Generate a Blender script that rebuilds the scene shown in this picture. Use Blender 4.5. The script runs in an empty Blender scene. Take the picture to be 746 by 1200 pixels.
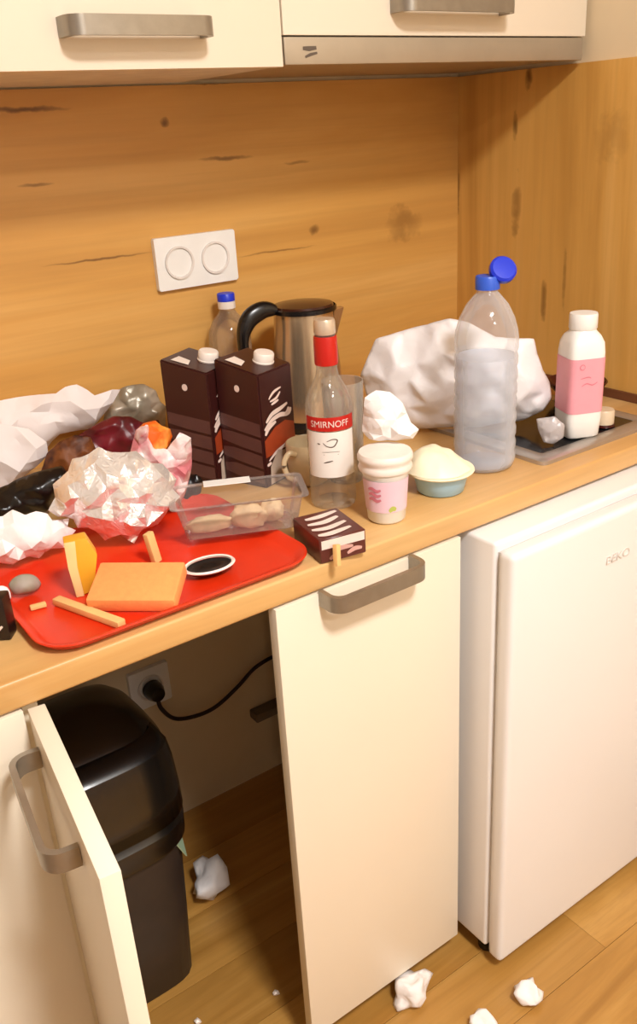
import bpy, bmesh, math, random
from mathutils import Vector, Matrix, noise
random.seed(7)
scn = bpy.context.scene
COL = scn.collection
PI = math.pi

# ------------------------------------------------------------------ camera
cam_d = bpy.data.cameras.new('camera')
cam = bpy.data.objects.new('camera', cam_d); COL.objects.link(cam)
_y, _p, _r = math.radians(34.3233), math.radians(-23.4742), math.radians(-3.5595)
fw = Vector((math.sin(_y)*math.cos(_p), math.cos(_y)*math.cos(_p), math.sin(_p)))
rt = Vector((math.cos(_y), -math.sin(_y), 0)); up = rt.cross(fw)
r2 = math.cos(_r)*rt + math.sin(_r)*up; u2 = -math.sin(_r)*rt + math.cos(_r)*up
M = Matrix((r2, u2, -fw)).transposed().to_4x4(); M.translation = Vector((-1.3348, -1.3832, 1.2998))
cam.matrix_world = M
cam_d.sensor_fit = 'VERTICAL'; cam_d.sensor_height = 36.0; cam_d.lens = 36.0*1035.2/1200
cam_d.clip_start = 0.02
scn.camera = cam

# ------------------------------------------------------------------ world, exposure, lights
world = bpy.data.worlds.new('world'); scn.world = world; world.use_nodes = True
world.node_tree.nodes['Background'].inputs[0].default_value = (1.0, 0.96, 0.92, 1)
world.node_tree.nodes['Background'].inputs[1].default_value = 0.05
scn.view_settings.view_transform = 'Standard'; scn.view_settings.look = 'None'
scn.view_settings.exposure = 0.0; scn.view_settings.gamma = 1.0
scn.view_settings.use_curve_mapping = False
scn.cycles.transparent_max_bounces = 24
scn.cycles.max_bounces = 10

def area(name, loc, size, power, color, target):
    d = bpy.data.lights.new(name, 'AREA'); d.energy = power; d.color = color; d.shape = 'DISK'; d.size = size
    o = bpy.data.objects.new(name, d); COL.objects.link(o); o.location = loc
    o.rotation_euler = (Vector(target)-Vector(loc)).to_track_quat('-Z', 'Y').to_euler()
    return o
LAMP = (-0.98, -1.86, 2.36)
area('ceiling_lamp_light', LAMP, 0.36, 52, (1.0, 0.985, 0.965), (LAMP[0], LAMP[1], 0))
area('fill_light', (-0.9, -2.85, 2.36), 0.4, 20, (1.0, 0.985, 0.965), (-0.9, -2.85, 0))  # added unseen fill, softens the ceiling lamp's shadows; no lamp fitting here

# ------------------------------------------------------------------ materials
def lin(c):
    c = c/255.0
    return c/12.92 if c <= 0.04045 else ((c+0.055)/1.055)**2.4
def rgb(t): return (lin(t[0]), lin(t[1]), lin(t[2]), 1.0)
class NT:
    def __init__(s, name):
        s.m = bpy.data.materials.new(name); s.m.use_nodes = True; s.t = s.m.node_tree; s.n = s.t.nodes
        s.b = s.n['Principled BSDF']; s.out = s.n['Material Output']
    def new(s, typ, **kw):
        n = s.n.new(typ)
        for k, v in kw.items(): setattr(n, k, v)
        return n
    def link(s, a, b): s.t.links.new(a, b)
    def coord(s, scale=(1, 1, 1), kind='Object'):
        c = s.new('ShaderNodeTexCoord'); m = s.new('ShaderNodeMapping')
        m.inputs['Scale'].default_value = scale; s.link(c.outputs[kind], m.inputs['Vector']); return m.outputs[0]
    def noise(s, vec, scale, detail=4, rough=0.55, dist=0.0):
        n = s.new('ShaderNodeTexNoise'); n.inputs['Scale'].default_value = scale; n.inputs['Detail'].default_value = detail
        n.inputs['Roughness'].default_value = rough; n.inputs['Distortion'].default_value = dist
        s.link(vec, n.inputs['Vector']); return n.outputs['Fac']
    def ramp(s, fac, stops):
        r = s.new('ShaderNodeValToRGB'); e = r.color_ramp.elements
        while len(e) < len(stops): e.new(0.5)
        for i, (p, c) in enumerate(stops): e[i].position = p; e[i].color = c if len(c) == 4 else rgb(c)
        s.link(fac, r.inputs[0]); return r.outputs[0]
    def mix(s, fac, a, b, mode='MIX'):
        m = s.new('ShaderNodeMix', data_type='RGBA', blend_type=mode)
        for sock, v in ((m.inputs[0], fac), (m.inputs[6], a), (m.inputs[7], b)):
            if hasattr(v, 'is_linked'): s.link(v, sock)
            else: sock.default_value = v
        return m.outputs[2]
    def math(s, op, a, b=None, c=None):
        m = s.new('ShaderNodeMath', operation=op)
        for i, v in enumerate((a, b, c)):
            if v is None: continue
            if hasattr(v, 'is_linked'): s.link(v, m.inputs[i])
            else: m.inputs[i].default_value = v
        return m.outputs[0]
    def bump(s, h, strength, dist=0.002):
        b = s.new('ShaderNodeBump'); b.inputs['Strength'].default_value = strength; b.inputs['Distance'].default_value = dist
        s.link(h, b.inputs['Height']); s.link(b.outputs[0], s.b.inputs['Normal'])
def mat(name, col, rough=0.5, metal=0.0, var=0.06, vscale=25, bump=0, bscale=60, spec=0.5, coat=0, trans=0, sub=0, emit=None):
    t = NT(name); c = rgb(col)
    t.b.inputs['Roughness'].default_value = rough; t.b.inputs['Metallic'].default_value = metal
    t.b.inputs['Specular IOR Level'].default_value = spec
    if coat: t.b.inputs['Coat Weight'].default_value = coat; t.b.inputs['Coat Roughness'].default_value = 0.08
    v = t.coord()
    f = t.noise(v, vscale, 3)
    d = tuple(x*(1-var*2) for x in c[:3])+(1,); l = tuple(min(1, x*(1+var)) for x in c[:3])+(1,)
    t.link(t.ramp(f, [(0.25, d), (0.75, l)]), t.b.inputs['Base Color'])
    if bump: t.bump(t.noise(v, bscale, 4), bump)
    if trans: t.b.inputs['Transmission Weight'].default_value = trans
    if sub: t.b.inputs['Subsurface Weight'].default_value = sub; t.b.inputs['Subsurface Radius'].default_value = (0.01, 0.01, 0.01)
    return t.m
def wood(name, tones, axis, freq=1.0, rough=0.45, marks=(), plane='xz', streak=0.5, rnd=False):
    """tones dark, mid, light; axis = the direction of the grain; marks = (u, v, half length, half width, depth) of knots and cracks."""
    t = NT(name)
    sc = [9*freq]*3; sc['xyz'.index(axis)] = 0.9*freq
    tc = t.new('ShaderNodeTexCoord'); mp = t.new('ShaderNodeMapping'); mp.inputs['Scale'].default_value = sc
    src = tc.outputs['Object']
    if rnd:
        oi = t.new('ShaderNodeObjectInfo'); cv = t.new('ShaderNodeVectorMath', operation='ADD')
        co = t.new('ShaderNodeCombineXYZ'); t.link(t.math('MULTIPLY', oi.outputs['Random'], 17.0), co.inputs[0]); t.link(t.math('MULTIPLY', oi.outputs['Random'], 5.0), co.inputs[1])
        t.link(src, cv.inputs[0]); t.link(co.outputs[0], cv.inputs[1]); src = cv.outputs[0]
    t.link(src, mp.inputs['Vector'])
    a = t.noise(mp.outputs[0], 0.9, 5, 0.6, 0.6)
    base = t.ramp(a, [(0.28, tones[0]), (0.5, tones[1]), (0.74, tones[2])])
    mp2 = t.new('ShaderNodeMapping'); s2 = [90*freq]*3; s2['xyz'.index(axis)] = 2.2*freq
    mp2.inputs['Scale'].default_value = s2; t.link(src, mp2.inputs['Vector'])
    b = t.noise(mp2.outputs[0], 1.0, 4, 0.6)
    dk = tuple(x*0.72 for x in rgb(tones[1])[:3])+(1,)
    f = t.math('MULTIPLY', t.ramp(b, [(0.45, (0, 0, 0, 1)), (0.75, (1, 1, 1, 1))]), streak)
    col = t.mix(f, base, dk)
    if rnd:
        hv = t.new('ShaderNodeHueSaturation'); t.link(col, hv.inputs['Color'])
        t.link(t.math('MULTIPLY_ADD', oi.outputs['Random'], 0.35, 0.82), hv.inputs['Value']); col = hv.outputs[0]
    if marks:
        sep = t.new('ShaderNodeSeparateXYZ'); t.link(tc.outputs['Object'], sep.inputs[0])
        wob = t.noise(t.coord((7, 7, 7)), 4.0, 3)
        U = sep.outputs['xyz'.index(plane[0])]; V = sep.outputs['xyz'.index(plane[1])]
        acc = None
        for (u, v, hu, hv_, k) in marks:
            du = t.math('DIVIDE', t.math('SUBTRACT', U, u), hu); 
            vv = t.math('ADD', t.math('SUBTRACT', V, v), t.math('MULTIPLY', t.math('SUBTRACT', wob, 0.5), hv_*3.0))
            dv = t.math('DIVIDE', vv, hv_)
            r = t.math('ADD', t.math('MULTIPLY', du, du), t.math('MULTIPLY', dv, dv))
            m = t.math('MULTIPLY', t.math('MAXIMUM', t.math('SUBTRACT', 1.0, r), 0.0), k)
            acc = m if acc is None else t.math('MAXIMUM', acc, m)
        col = t.mix(acc, col, rgb((84, 44, 12)))
    t.link(col, t.b.inputs['Base Color'])
    t.b.inputs['Roughness'].default_value = rough
    t.bump(b, 0.08, 0.001)
    return t.m
def crumpled(name, col, rough=0.5, metal=0.0, scale=28, strength=0.6, trans=0.0, col2=None, cscale=9, alpha=1.0, spec=0.5, dist=0.006):
    t = NT(name)
    v = t.coord()
    vo = t.new('ShaderNodeTexVoronoi', feature='DISTANCE_TO_EDGE'); vo.inputs['Scale'].default_value = scale
    n = t.new('ShaderNodeTexNoise'); n.inputs['Scale'].default_value = scale*0.6; t.link(v, n.inputs['Vector'])
    vv = t.new('ShaderNodeVectorMath', operation='MULTIPLY_ADD'); vv.inputs[1].default_value = (0.05,)*3
    t.link(n.outputs['Color'], vv.inputs[0]); t.link(v, vv.inputs[2]); t.link(vv.outputs[0], vo.inputs['Vector'])
    h = t.math('ADD', t.math('MINIMUM', vo.outputs['Distance'], 0.35), t.math('MULTIPLY', n.outputs['Fac'], 0.4))
    t.bump(h, strength, dist)
    if col2:
        t.link(t.ramp(t.noise(v, cscale, 3), [(0.42, col), (0.58, col2)]), t.b.inputs['Base Color'])
    else: t.b.inputs['Base Color'].default_value = rgb(col)
    t.b.inputs['Roughness'].default_value = rough; t.b.inputs['Metallic'].default_value = metal
    t.b.inputs['Transmission Weight'].default_value = trans; t.b.inputs['Alpha'].default_value = alpha
    t.b.inputs['Specular IOR Level'].default_value = spec
    return t.m
def clear(name, tint=(255, 255, 255), haze=0.06, haze_col=(235, 235, 235), rough=0.06, edge=0.5):
    """thin clear plastic or glass wall: transparent, a little milky, glossy towards its edges"""
    t = NT(name); t.n.remove(t.b)
    tr = t.new('ShaderNodeBsdfTransparent'); tr.inputs[0].default_value = rgb(tint)
    df = t.new('ShaderNodeBsdfDiffuse'); df.inputs[0].default_value = rgb(haze_col)
    gl = t.new('ShaderNodeBsdfGlossy'); gl.inputs['Roughness'].default_value = rough
    lw = t.new('ShaderNodeLayerWeight'); lw.inputs[0].default_value = 0.35
    v = t.coord(); bp = t.new('ShaderNodeBump'); bp.inputs['Strength'].default_value = 0.25; bp.inputs['Distance'].default_value = 0.003
    t.link(t.noise(v, 45, 3), bp.inputs['Height']); t.link(bp.outputs[0], gl.inputs['Normal'])
    m1 = t.new('ShaderNodeMixShader'); t.link(t.math('MULTIPLY_ADD', lw.outputs['Facing'], haze*2.5, haze), m1.inputs[0])
    t.link(tr.outputs[0], m1.inputs[1]); t.link(df.outputs[0], m1.inputs[2])
    m2 = t.new('ShaderNodeMixShader'); t.link(t.math('MULTIPLY_ADD', lw.outputs['Fresnel'], edge, 0.02), m2.inputs[0])
    t.link(m1.outputs[0], m2.inputs[1]); t.link(gl.outputs[0], m2.inputs[2])
    t.link(m2.outputs[0], t.out.inputs[0])
    return t.m

OAK = [(176, 120, 54), (210, 156, 80), (230, 182, 110)]
_bm = [(*(-0.8639, 1.3473), 0.075, 0.005, .85), (*(-0.5371, 1.2626), 0.055, 0.004, .7), (*(-0.7823, 1.1296), 0.10, 0.0022, .75), (*(-0.4496, 1.1019), 0.09, 0.002, .6),
       (*(-0.6425, 1.3220), 0.009, 0.009, .8), (*(-0.3668, 1.1283), 0.013, 0.013, .7), (*(-0.1518, 1.1184), 0.05, 0.03, .4), (*(-0.5589, 1.3761), 0.05, 0.004, .8), (*(-0.3950, 1.2466), 0.03, 0.003, .5), (*(-0.8643, 1.2456), 0.03, 0.003, .6), (*(-0.2056, 0.8243), 0.06, 0.003, .5)]
_sm = [(*(-0.1860, 1.3583), 0.010, 0.02, .8), (*(-0.1573, 1.2782), 0.007, 0.03, .7), (*(-0.1653, 1.1442), 0.014, 0.045, .5), (*(-0.2417, 0.9766), 0.008, 0.04, .6), (*(-0.2882, 1.0129), 0.005, 0.05, .4), (*(-0.0091, 1.1643), 0.006, 0.03, .6), (*(-0.3714, 1.2581), 0.04, 0.05, .22)]
m_back = wood('oak_backsplash', OAK, 'x', 0.7, 0.42, _bm, 'xz', 0.35)
m_side = wood('oak_side_panel', [(184, 132, 58), (218, 166, 86), (236, 190, 114)], 'z', 0.8, 0.42, _sm, 'yz', 0.3)
m_top = wood('oak_worktop', [(188, 138, 78), (210, 166, 106), (226, 186, 130)], 'x', 1.1, 0.38, (), 'xz', 0.35)
m_floor = wood('oak_floor', [(152, 104, 42), (186, 136, 66), (210, 162, 90)], 'x', 1.2, 0.32, (), 'xz', 0.5, True)
m_joint = mat('floor_joint', (118, 76, 34), 0.8)
m_cream = mat('cream_lacquer', (232, 220, 200), 0.38, var=0.015, vscale=3)
m_edge = mat('cream_edge', (232, 220, 196), 0.5, var=0.02)
m_wallp = mat('cream_wall_paint', (226, 205, 170), 0.85, var=0.03, vscale=6, bump=0.1, bscale=150)
m_ceil = mat('white_ceiling_paint', (240, 232, 220), 0.9, var=0.02)
m_wallroom = mat('room_wall_paint', (226, 221, 214), 0.9, var=0.02)
m_nickel = mat('brushed_nickel', (158, 150, 138), 0.36, 0.75, var=0.05, vscale=60)
m_steel = mat('satin_steel', (186, 178, 170), 0.32, 0.7, var=0.04)
m_hood = mat('hood_metal', (178, 166, 148), 0.4, 0.55, var=0.03)
m_fridge = mat('fridge_white', (234, 231, 229), 0.3, var=0.01, vscale=4)
m_seal = mat('fridge_seal', (206, 200, 196), 0.6)
m_whitep = mat('white_plastic', (240, 238, 234), 0.35, var=0.02)
m_dark = mat('dark_plastic', (22, 18, 18), 0.25, var=0.1)
m_binlid = mat('bin_lid_black', (14, 13, 13), 0.24, var=0.1, spec=0.9)
m_bin = mat('bin_body_black', (52, 42, 36), 0.45, var=0.08)
m_rubber = mat('cord_rubber', (38, 14, 10), 0.5)
m_greentag = mat('green_bag_film', (170, 196, 164), 0.4)
m_red = mat('red_tray_plastic', (220, 50, 16), 0.32, var=0.03)
m_sponge = mat('orange_sponge', (255, 156, 88), 0.9, var=0.04, vscale=120, bump=0.3, bscale=260)
m_rind = mat('pale_rind', (238, 206, 140), 0.6)
m_cheese = mat('yellow_flesh', (232, 168, 44), 0.45, var=0.06)
m_fry = mat('pale_stick', (234, 186, 120), 0.6, var=0.06)
m_bread = mat('bread_crumb', (230, 206, 166), 0.8, var=0.12, vscale=60, bump=0.5, bscale=120)
m_brown = mat('carton_brown', (58, 22, 20), 0.34, var=0.05)
m_choc = mat('print_chocolate', (92, 58, 54), 0.4, var=0.06)
m_choc_d = mat('print_chocolate_dark', (44, 18, 16), 0.4)
m_rust = mat('print_rust', (158, 62, 30), 0.4, var=0.12)
m_offw = mat('print_offwhite', (236, 214, 204), 0.45)
m_splash = mat('print_milk', (196, 176, 158), 0.45, var=0.1)
m_cap = mat('cap_white', (240, 228, 218), 0.4)
m_blue = mat('cap_blue', (24, 52, 206), 0.35)
m_blue2 = mat('cap_light_blue', (48, 92, 206), 0.35)
m_lid = mat('kettle_lid_brown', (58, 26, 18), 0.2)
m_kettle = mat('kettle_steel', (206, 182, 150), 0.24, 0.8, var=0.05)
m_redlab = mat('label_red', (190, 26, 16), 0.35)
m_whitelab = mat('label_white', (238, 230, 222), 0.5, var=0.02)
m_ink = mat('label_ink', (92, 80, 70), 0.5)
m_ceram = mat('mug_glaze', (206, 184, 148), 0.3)
m_pinkb = mat('label_pink', (236, 160, 172), 0.45, var=0.03)
m_pinkd = mat('print_rose', (214, 124, 140), 0.45)
m_lilac = mat('print_lilac', (236, 200, 214), 0.45, var=0.03)
m_green = mat('print_green', (186, 196, 96), 0.5)
m_tubblue = mat('tub_blue', (164, 204, 230), 0.4, var=0.04)
m_cream_f = mat('tub_cream', (248, 238, 208), 0.5, var=0.03)
m_foilyog = mat('tub_foil', (222, 208, 178), 0.4, 0.2, var=0.1)
m_glassblk = mat('hob_glass', (16, 17, 20), 0.12)
m_knob = mat('knob_beige', (214, 194, 166), 0.35)
m_maroon = mat('maroon_glaze', (64, 12, 10), 0.2)
m_paper = crumpled('tissue_paper', (240, 234, 232), 0.8, scale=44, strength=0.5, dist=0.003)
m_bagw = crumpled('white_bag_film', (236, 230, 230), 0.42, scale=26, strength=0.4, dist=0.004)
m_bagw2 = crumpled('white_bag_thick', (238, 228, 226), 0.6, scale=20, strength=0.45, dist=0.004)
m_bagb = crumpled('black_bag_film', (12, 8, 9), 0.3, scale=20, strength=0.6)
m_foil = crumpled('silver_wrap', (246, 244, 244), 0.28, 0.65, scale=70, strength=0.6, dist=0.0025)
m_wrap = crumpled('pink_wrapper', (204, 120, 128), 0.35, scale=26, strength=0.8, col2=(232, 214, 212), cscale=26)
m_snack = crumpled('orange_snack', (226, 96, 20), 0.4, scale=30, strength=0.5, col2=(250, 166, 70), cscale=30)
m_greyp = crumpled('grey_wrapper', (150, 140, 122), 0.3, 0.2, scale=20, strength=0.6, col2=(196, 182, 164), cscale=14)
m_mar = crumpled('maroon_packet', (122, 26, 40), 0.35, scale=18, strength=0.5, col2=(70, 12, 16), cscale=12)
m_brownp = crumpled('brown_crust', (120, 66, 24), 0.6, scale=24, strength=0.7, col2=(52, 14, 8), cscale=24)
m_greyl = crumpled('grey_pulp', (166, 154, 144), 0.7, scale=18, strength=0.3, col2=(140, 134, 112), cscale=20)
m_clearbag = crumpled('clear_film', (214, 206, 206), 0.25, scale=30, strength=0.6, alpha=0.6)
m_pet = clear('clear_pet', (250, 250, 252), 0.05, (225, 226, 232), 0.05, 0.55)
m_petblue = clear('milky_water_bottle', (253, 254, 255), 0.13, (244, 246, 250), 0.08, 0.35)
m_water = clear('water', (248, 250, 254), 0.16, (228, 236, 252), 0.05, 0.1)
m_glass = clear('bottle_glass', (252, 250, 246), 0.07, (232, 226, 214), 0.03, 0.45)
m_tumbler = clear('tumbler_glass', (250, 248, 244), 0.16, (212, 206, 198), 0.04, 0.6)
m_tub = clear('clear_tub', (246, 242, 240), 0.10, (220, 210, 206), 0.08, 0.6)

# ------------------------------------------------------------------ mesh helpers
def obj(name, bm, m, parent=None, smooth=None, kind=None):
    me = bpy.data.meshes.new(name); bmesh.ops.recalc_face_normals(bm, faces=bm.faces); bm.to_mesh(me); bm.free()
    me.materials.append(m)
    o = bpy.data.objects.new(name, me); COL.objects.link(o)
    if smooth is not None:
        for p in me.polygons: p.use_smooth = True
        if smooth < 179:
            me.set_sharp_from_angle(angle=math.radians(smooth))
    if parent: o.parent = parent
    if kind: o['kind'] = kind
    return o
def tag(o, label, cat, group=None):
    o['label'] = label; o['category'] = cat
    if group: o['group'] = group
    return o
def thing(name, label, cat, loc=(0, 0, 0), rz=0.0, group=None, rot=None):
    o = bpy.data.objects.new(name, None); COL.objects.link(o); o.empty_display_size = 0.02
    o.location = loc; o.rotation_euler = rot if rot else (0, 0, rz)
    return tag(o, label, cat, group)
def structure(o): o['kind'] = 'structure'; return o
def box(lo, hi, bev=0.0, seg=2, bm=None):
    new = bm is None
    if new: bm = bmesh.new()
    r = bmesh.ops.create_cube(bm, size=1.0)
    vs = r['verts']
    for v in vs:
        v.co = Vector([lo[i]+(v.co[i]+0.5)*(hi[i]-lo[i]) for i in range(3)])
    if bev:
        es = set(e for v in vs for e in v.link_edges)
        bmesh.ops.bevel(bm, geom=list(es), offset=bev, segments=seg, profile=0.6, affect='EDGES')
    return bm
def lathe(prof, n=40, bm=None, center=(0, 0), sx=1.0, sy=1.0):
    bm = bm or bmesh.new(); rings = []
    for (r, z) in prof:
        if r < 1e-6: rings.append([bm.verts.new((center[0], center[1], z))])
        else: rings.append([bm.verts.new((center[0]+sx*r*math.cos(2*PI*i/n), center[1]+sy*r*math.sin(2*PI*i/n), z)) for i in range(n)])
    for a, b in zip(rings, rings[1:]):
        for i in range(n):
            j = (i+1) % n
            if len(a) == 1 and len(b) == 1: continue
            if len(a) == 1: bm.faces.new((a[0], b[j], b[i]))
            elif len(b) == 1: bm.faces.new((a[i], a[j], b[0]))
            else: bm.faces.new((a[i], a[j], b[j], b[i]))
    return bm
def loft(rings, cap=True, bm=None):
    bm = bm or bmesh.new(); R = [[bm.verts.new(v) for v in r] for r in rings]; n = len(R[0])
    for a, b in zip(R, R[1:]):
        for i in range(n): bm.faces.new((a[i], a[(i+1) % n], b[(i+1) % n], b[i]))
    if cap: bm.faces.new(R[0]); bm.faces.new(R[-1])
    return bm
def super_ring(cx, cy, z, a, b, e=4.0, n=48):
    out = []
    for i in range(n):
        t = 2*PI*(i+0.5)/n; c, s = math.cos(t), math.sin(t)
        k = (abs(c)**e+abs(s)**e)**(-1.0/e)
        out.append((cx+a*k*c, cy+b*k*s, z))
    return out
def tube(pts, r, n=10, bm=None):
    bm = bm or bmesh.new(); P = [Vector(p) for p in pts]; rings = []
    ref = Vector((0, 0, 1))
    for i, p in enumerate(P):
        t = (P[min(i+1, len(P)-1)]-P[max(i-1, 0)]).normalized()
        a = t.cross(ref)
        if a.length < 1e-3: a = t.cross(Vector((0, 1, 0)))
        a.normalize(); b = t.cross(a)
        rr = r[i] if isinstance(r, (list, tuple)) else r
        rings.append([p+a*rr*math.cos(2*PI*k/n)+b*rr*math.sin(2*PI*k/n) for k in range(n)])
    return loft(rings, True, bm)
def smooth_path(pts, sub=8):
    P = [Vector(p) for p in pts]; out = []
    for i in range(len(P)-1):
        a, b, c, d = P[max(i-1, 0)], P[i], P[i+1], P[min(i+2, len(P)-1)]
        for k in range(sub):
            t = k/sub
            out.append(0.5*((2*b)+(c-a)*t+(2*a-5*b+4*c-d)*t*t+(3*b-a-3*c+d)*t**3))
    out.append(P[-1]); return out
def prism(poly, lo, hi, plane='xy', bev=0, bm=None):
    """extrude a 2D outline; plane xy (along z), xz (along y) or yz (along x)"""
    bm = bm or bmesh.new()
    def P(u, v, w): return {'xy': (u, v, w), 'xz': (u, w, v), 'yz': (w, u, v)}[plane]
    a = [bm.verts.new(P(u, v, lo)) for u, v in poly]; b = [bm.verts.new(P(u, v, hi)) for u, v in poly]
    n = len(poly); bm.faces.new(a); bm.faces.new(b)
    for i in range(n): bm.faces.new((a[i], a[(i+1) % n], b[(i+1) % n], b[i]))
    if bev: bmesh.ops.bevel(bm, geom=bm.edges[:], offset=bev, segments=2, profile=0.6, affect='EDGES')
    return bm
def rrect(w, h, r, n=6, cx=0, cy=0):
    out = []
    for k, (sx, sy) in enumerate(((1, 1), (-1, 1), (-1, -1), (1, -1))):
        for i in range(n+1):
            t = PI/2*k+PI/2*i/n
            out.append((cx+sx*(w/2-r)+r*math.cos(t), cy+sy*(h/2-r)+r*math.sin(t)))
    return out
def strap(path, half, z0, z1, bm=None):
    """a flat bar of constant thickness following a path in xy, from z0 to z1"""
    P = [Vector((x, y)) for x, y in path]; L = []; Rr = []
    for i, p in enumerate(P):
        t = (P[min(i+1, len(P)-1)]-P[max(i-1, 0)]).normalized(); nrm = Vector((-t.y, t.x))
        L.append(p+nrm*half); Rr.append(p-nrm*half)
    bm = bm or bmesh.new()
    rings = [[(l.x, l.y, z0), (l.x, l.y, z1), (r.x, r.y, z1), (r.x, r.y, z0)] for l, r in zip(L, Rr)]
    return loft(rings, True, bm)
def handle_mesh(length, z, height=0.021, out=0.034, axis=0):
    r = 0.016; path = [(-length/2, -0.0005), (-length/2, -(out-r))]
    for i in range(1, 7):
        t = PI/2*i/6; path.append((-length/2+r-r*math.cos(t), -(out-r)-r*math.sin(t)))
    path += [(-x, y) for x, y in reversed(path)]
    return strap(path, 0.0032, z-height/2, z+height/2)
def fbm(p, s, seed):
    q = Vector(p)*s+Vector((seed*3.1, seed*1.7, seed*5.3))
    return noise.noise(q)
from mathutils.geometry import delaunay_2d_cdt
def crease(bm, amp, rnd):
    """fold every face once more: split all edges and shift the new points a little"""
    bmesh.ops.triangulate(bm, faces=bm.faces[:])
    old = set(bm.verts)
    bmesh.ops.subdivide_edges(bm, edges=bm.edges[:], cuts=1, use_grid_fill=True)
    bm.normal_update()
    for v in bm.verts:
        if v not in old: v.co += v.normal*rnd.uniform(-amp, amp)
def sharpen(bm, rnd, part):
    lay = bm.edges.layers.float.get('crease_edge') or bm.edges.layers.float.new('crease_edge')
    for e in bm.edges:
        if rnd.random() < part: e[lay] = rnd.uniform(0.7, 1.0)
def inflate(outline, thick, seed=1, amp=0.006, gap=0.02, part=0.35):
    """a crumpled, stuffed film: outline in (across, up), front and back sheets of random folds"""
    rnd = random.Random(seed)
    P = [Vector(q) for q in outline]; n = len(P); B = []
    for i in range(n):
        d = (P[(i+1) % n]-P[i]); k = max(1, round(d.length/gap))
        for j in range(k): B.append(P[i]+d*j/k)
    N = len(B); lo = Vector((min(b.x for b in B), min(b.y for b in B))); hi = Vector((max(b.x for b in B), max(b.y for b in B)))
    def edge_dist(q):
        best = 9
        for i in range(N):
            a, b = B[i], B[(i+1) % N]; d = b-a; t = max(0, min(1, (q-a).dot(d)/max(1e-12, d.length_squared)))
            best = min(best, (q-a-d*t).length)
        return best
    def inside(q):
        r = False
        for i in range(N):
            a, b = B[i], B[(i+1) % N]
            if (a.y > q.y) != (b.y > q.y) and q.x < (b.x-a.x)*(q.y-a.y)/(b.y-a.y)+a.x: r = not r
        return r
    bm = bmesh.new(); rim = [bm.verts.new((b.x, rnd.uniform(-amp, amp)*.5, b.y)) for b in B]
    for side in (-1, 1):
        I = []
        for _ in range(1500):
            q = Vector((rnd.uniform(lo.x, hi.x), rnd.uniform(lo.y, hi.y)))
            if inside(q) and edge_dist(q) > gap*.45 and all((q-w).length > gap*.8 for w in I): I.append(q)
        D = [edge_dist(q) for q in I]; dm = max(D+[1e-6])
        vs, _, fs, ov, _, _ = delaunay_2d_cdt(B+I, [(i, (i+1) % N) for i in range(N)], [], 1, 1e-7)
        V = []
        for v, src in zip(vs, ov):
            k = src[0] if src else -1
            if 0 <= k < N: V.append(rim[k])
            else:
                dd = edge_dist(v)/dm; w = thick*(1-(1-min(1, dd))**2.2)**.6
                V.append(bm.verts.new((v.x, side*w+rnd.uniform(-amp, amp), v.y)))
        for f in fs:
            try: bm.faces.new([V[i] for i in f])
            except ValueError: pass
    for v in bm.verts: v.co.z = max(v.co.z, lo.y)
    sharpen(bm, rnd, part)
    lay = bm.edges.layers.float['crease_edge']; R = set(rim)
    for e in bm.edges:
        if e.verts[0] in R and e.verts[1] in R: e[lay] = 0.8
    return bm
def film(o, lv=2):
    m = o.modifiers.new('folds', 'SUBSURF'); m.levels = lv; m.render_levels = lv; m.boundary_smooth = 'PRESERVE_CORNERS'
    return o
def bundle(name, label, cat, spec, thick, m, seed=1, amp=0.006, gap=0.02, part=0.35, shift=False, lv=2):
    loc, ang, outl = spec
    low = min(q[1] for q in outl); top = max(q[1] for q in outl); outl = [(a, b-low if shift else (b-low)*top/(top-low)) for a, b in outl]
    o = film(obj(name, inflate(outl, thick, seed, amp, gap, part), m, None, 180 if lv > 1 else 32), lv)
    o.location = (loc[0], loc[1], loc[2]+0.0006); o.rotation_euler = (0, 0, ang)
    if label: tag(o, label, cat)
    return o
def wad(rx, ry, rz, seed, amp=0.25, freq=1.6, sub=2, levels=1):
    bm = bmesh.new(); bmesh.ops.create_icosphere(bm, subdivisions=sub, radius=1.0); rnd = random.Random(seed)
    for v in bm.verts:
        d = v.co.normalized(); a = fbm(d, freq, seed)
        k = 1+amp*(1.2*a+rnd.uniform(-.9, .7))
        v.co = Vector((d.x*rx*k, d.y*ry*k, d.z*rz*k))
    sharpen(bm, rnd, 0.75)
    low = -rz*0.72
    for v in bm.verts: v.co.z = max(v.co.z, low)-low
    return bm
def arc_patch(r, a0, a1, z0, z1, n=20, off=0.0006, r1=None):
    """a piece of paper wrapped on a cylinder or cone"""
    bm = bmesh.new(); r1 = r1 or r; G = []
    for k in range(2):
        G.append([bm.verts.new(((r, r1)[k]*math.cos(a0+(a1-a0)*i/n)+off*math.cos(a0+(a1-a0)*i/n), ((r, r1)[k]+off)*math.sin(a0+(a1-a0)*i/n), (z0, z1)[k])) for i in range(n+1)])
    for i in range(n): bm.faces.new((G[0][i], G[0][i+1], G[1][i+1], G[1][i]))
    return bm
def text_bm(s, size, depth=0.0):
    c = bpy.data.curves.new('lettering', 'FONT'); c.body = s; c.size = size; c.align_x = 'CENTER'; c.align_y = 'CENTER'; c.extrude = depth
    o = bpy.data.objects.new('lettering', c); COL.objects.link(o)
    dg = bpy.context.evaluated_depsgraph_get(); me = bpy.data.meshes.new_from_object(o.evaluated_get(dg))
    bm = bmesh.new(); bm.from_mesh(me); bpy.data.objects.remove(o); bpy.data.meshes.remove(me)
    return bm
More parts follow.
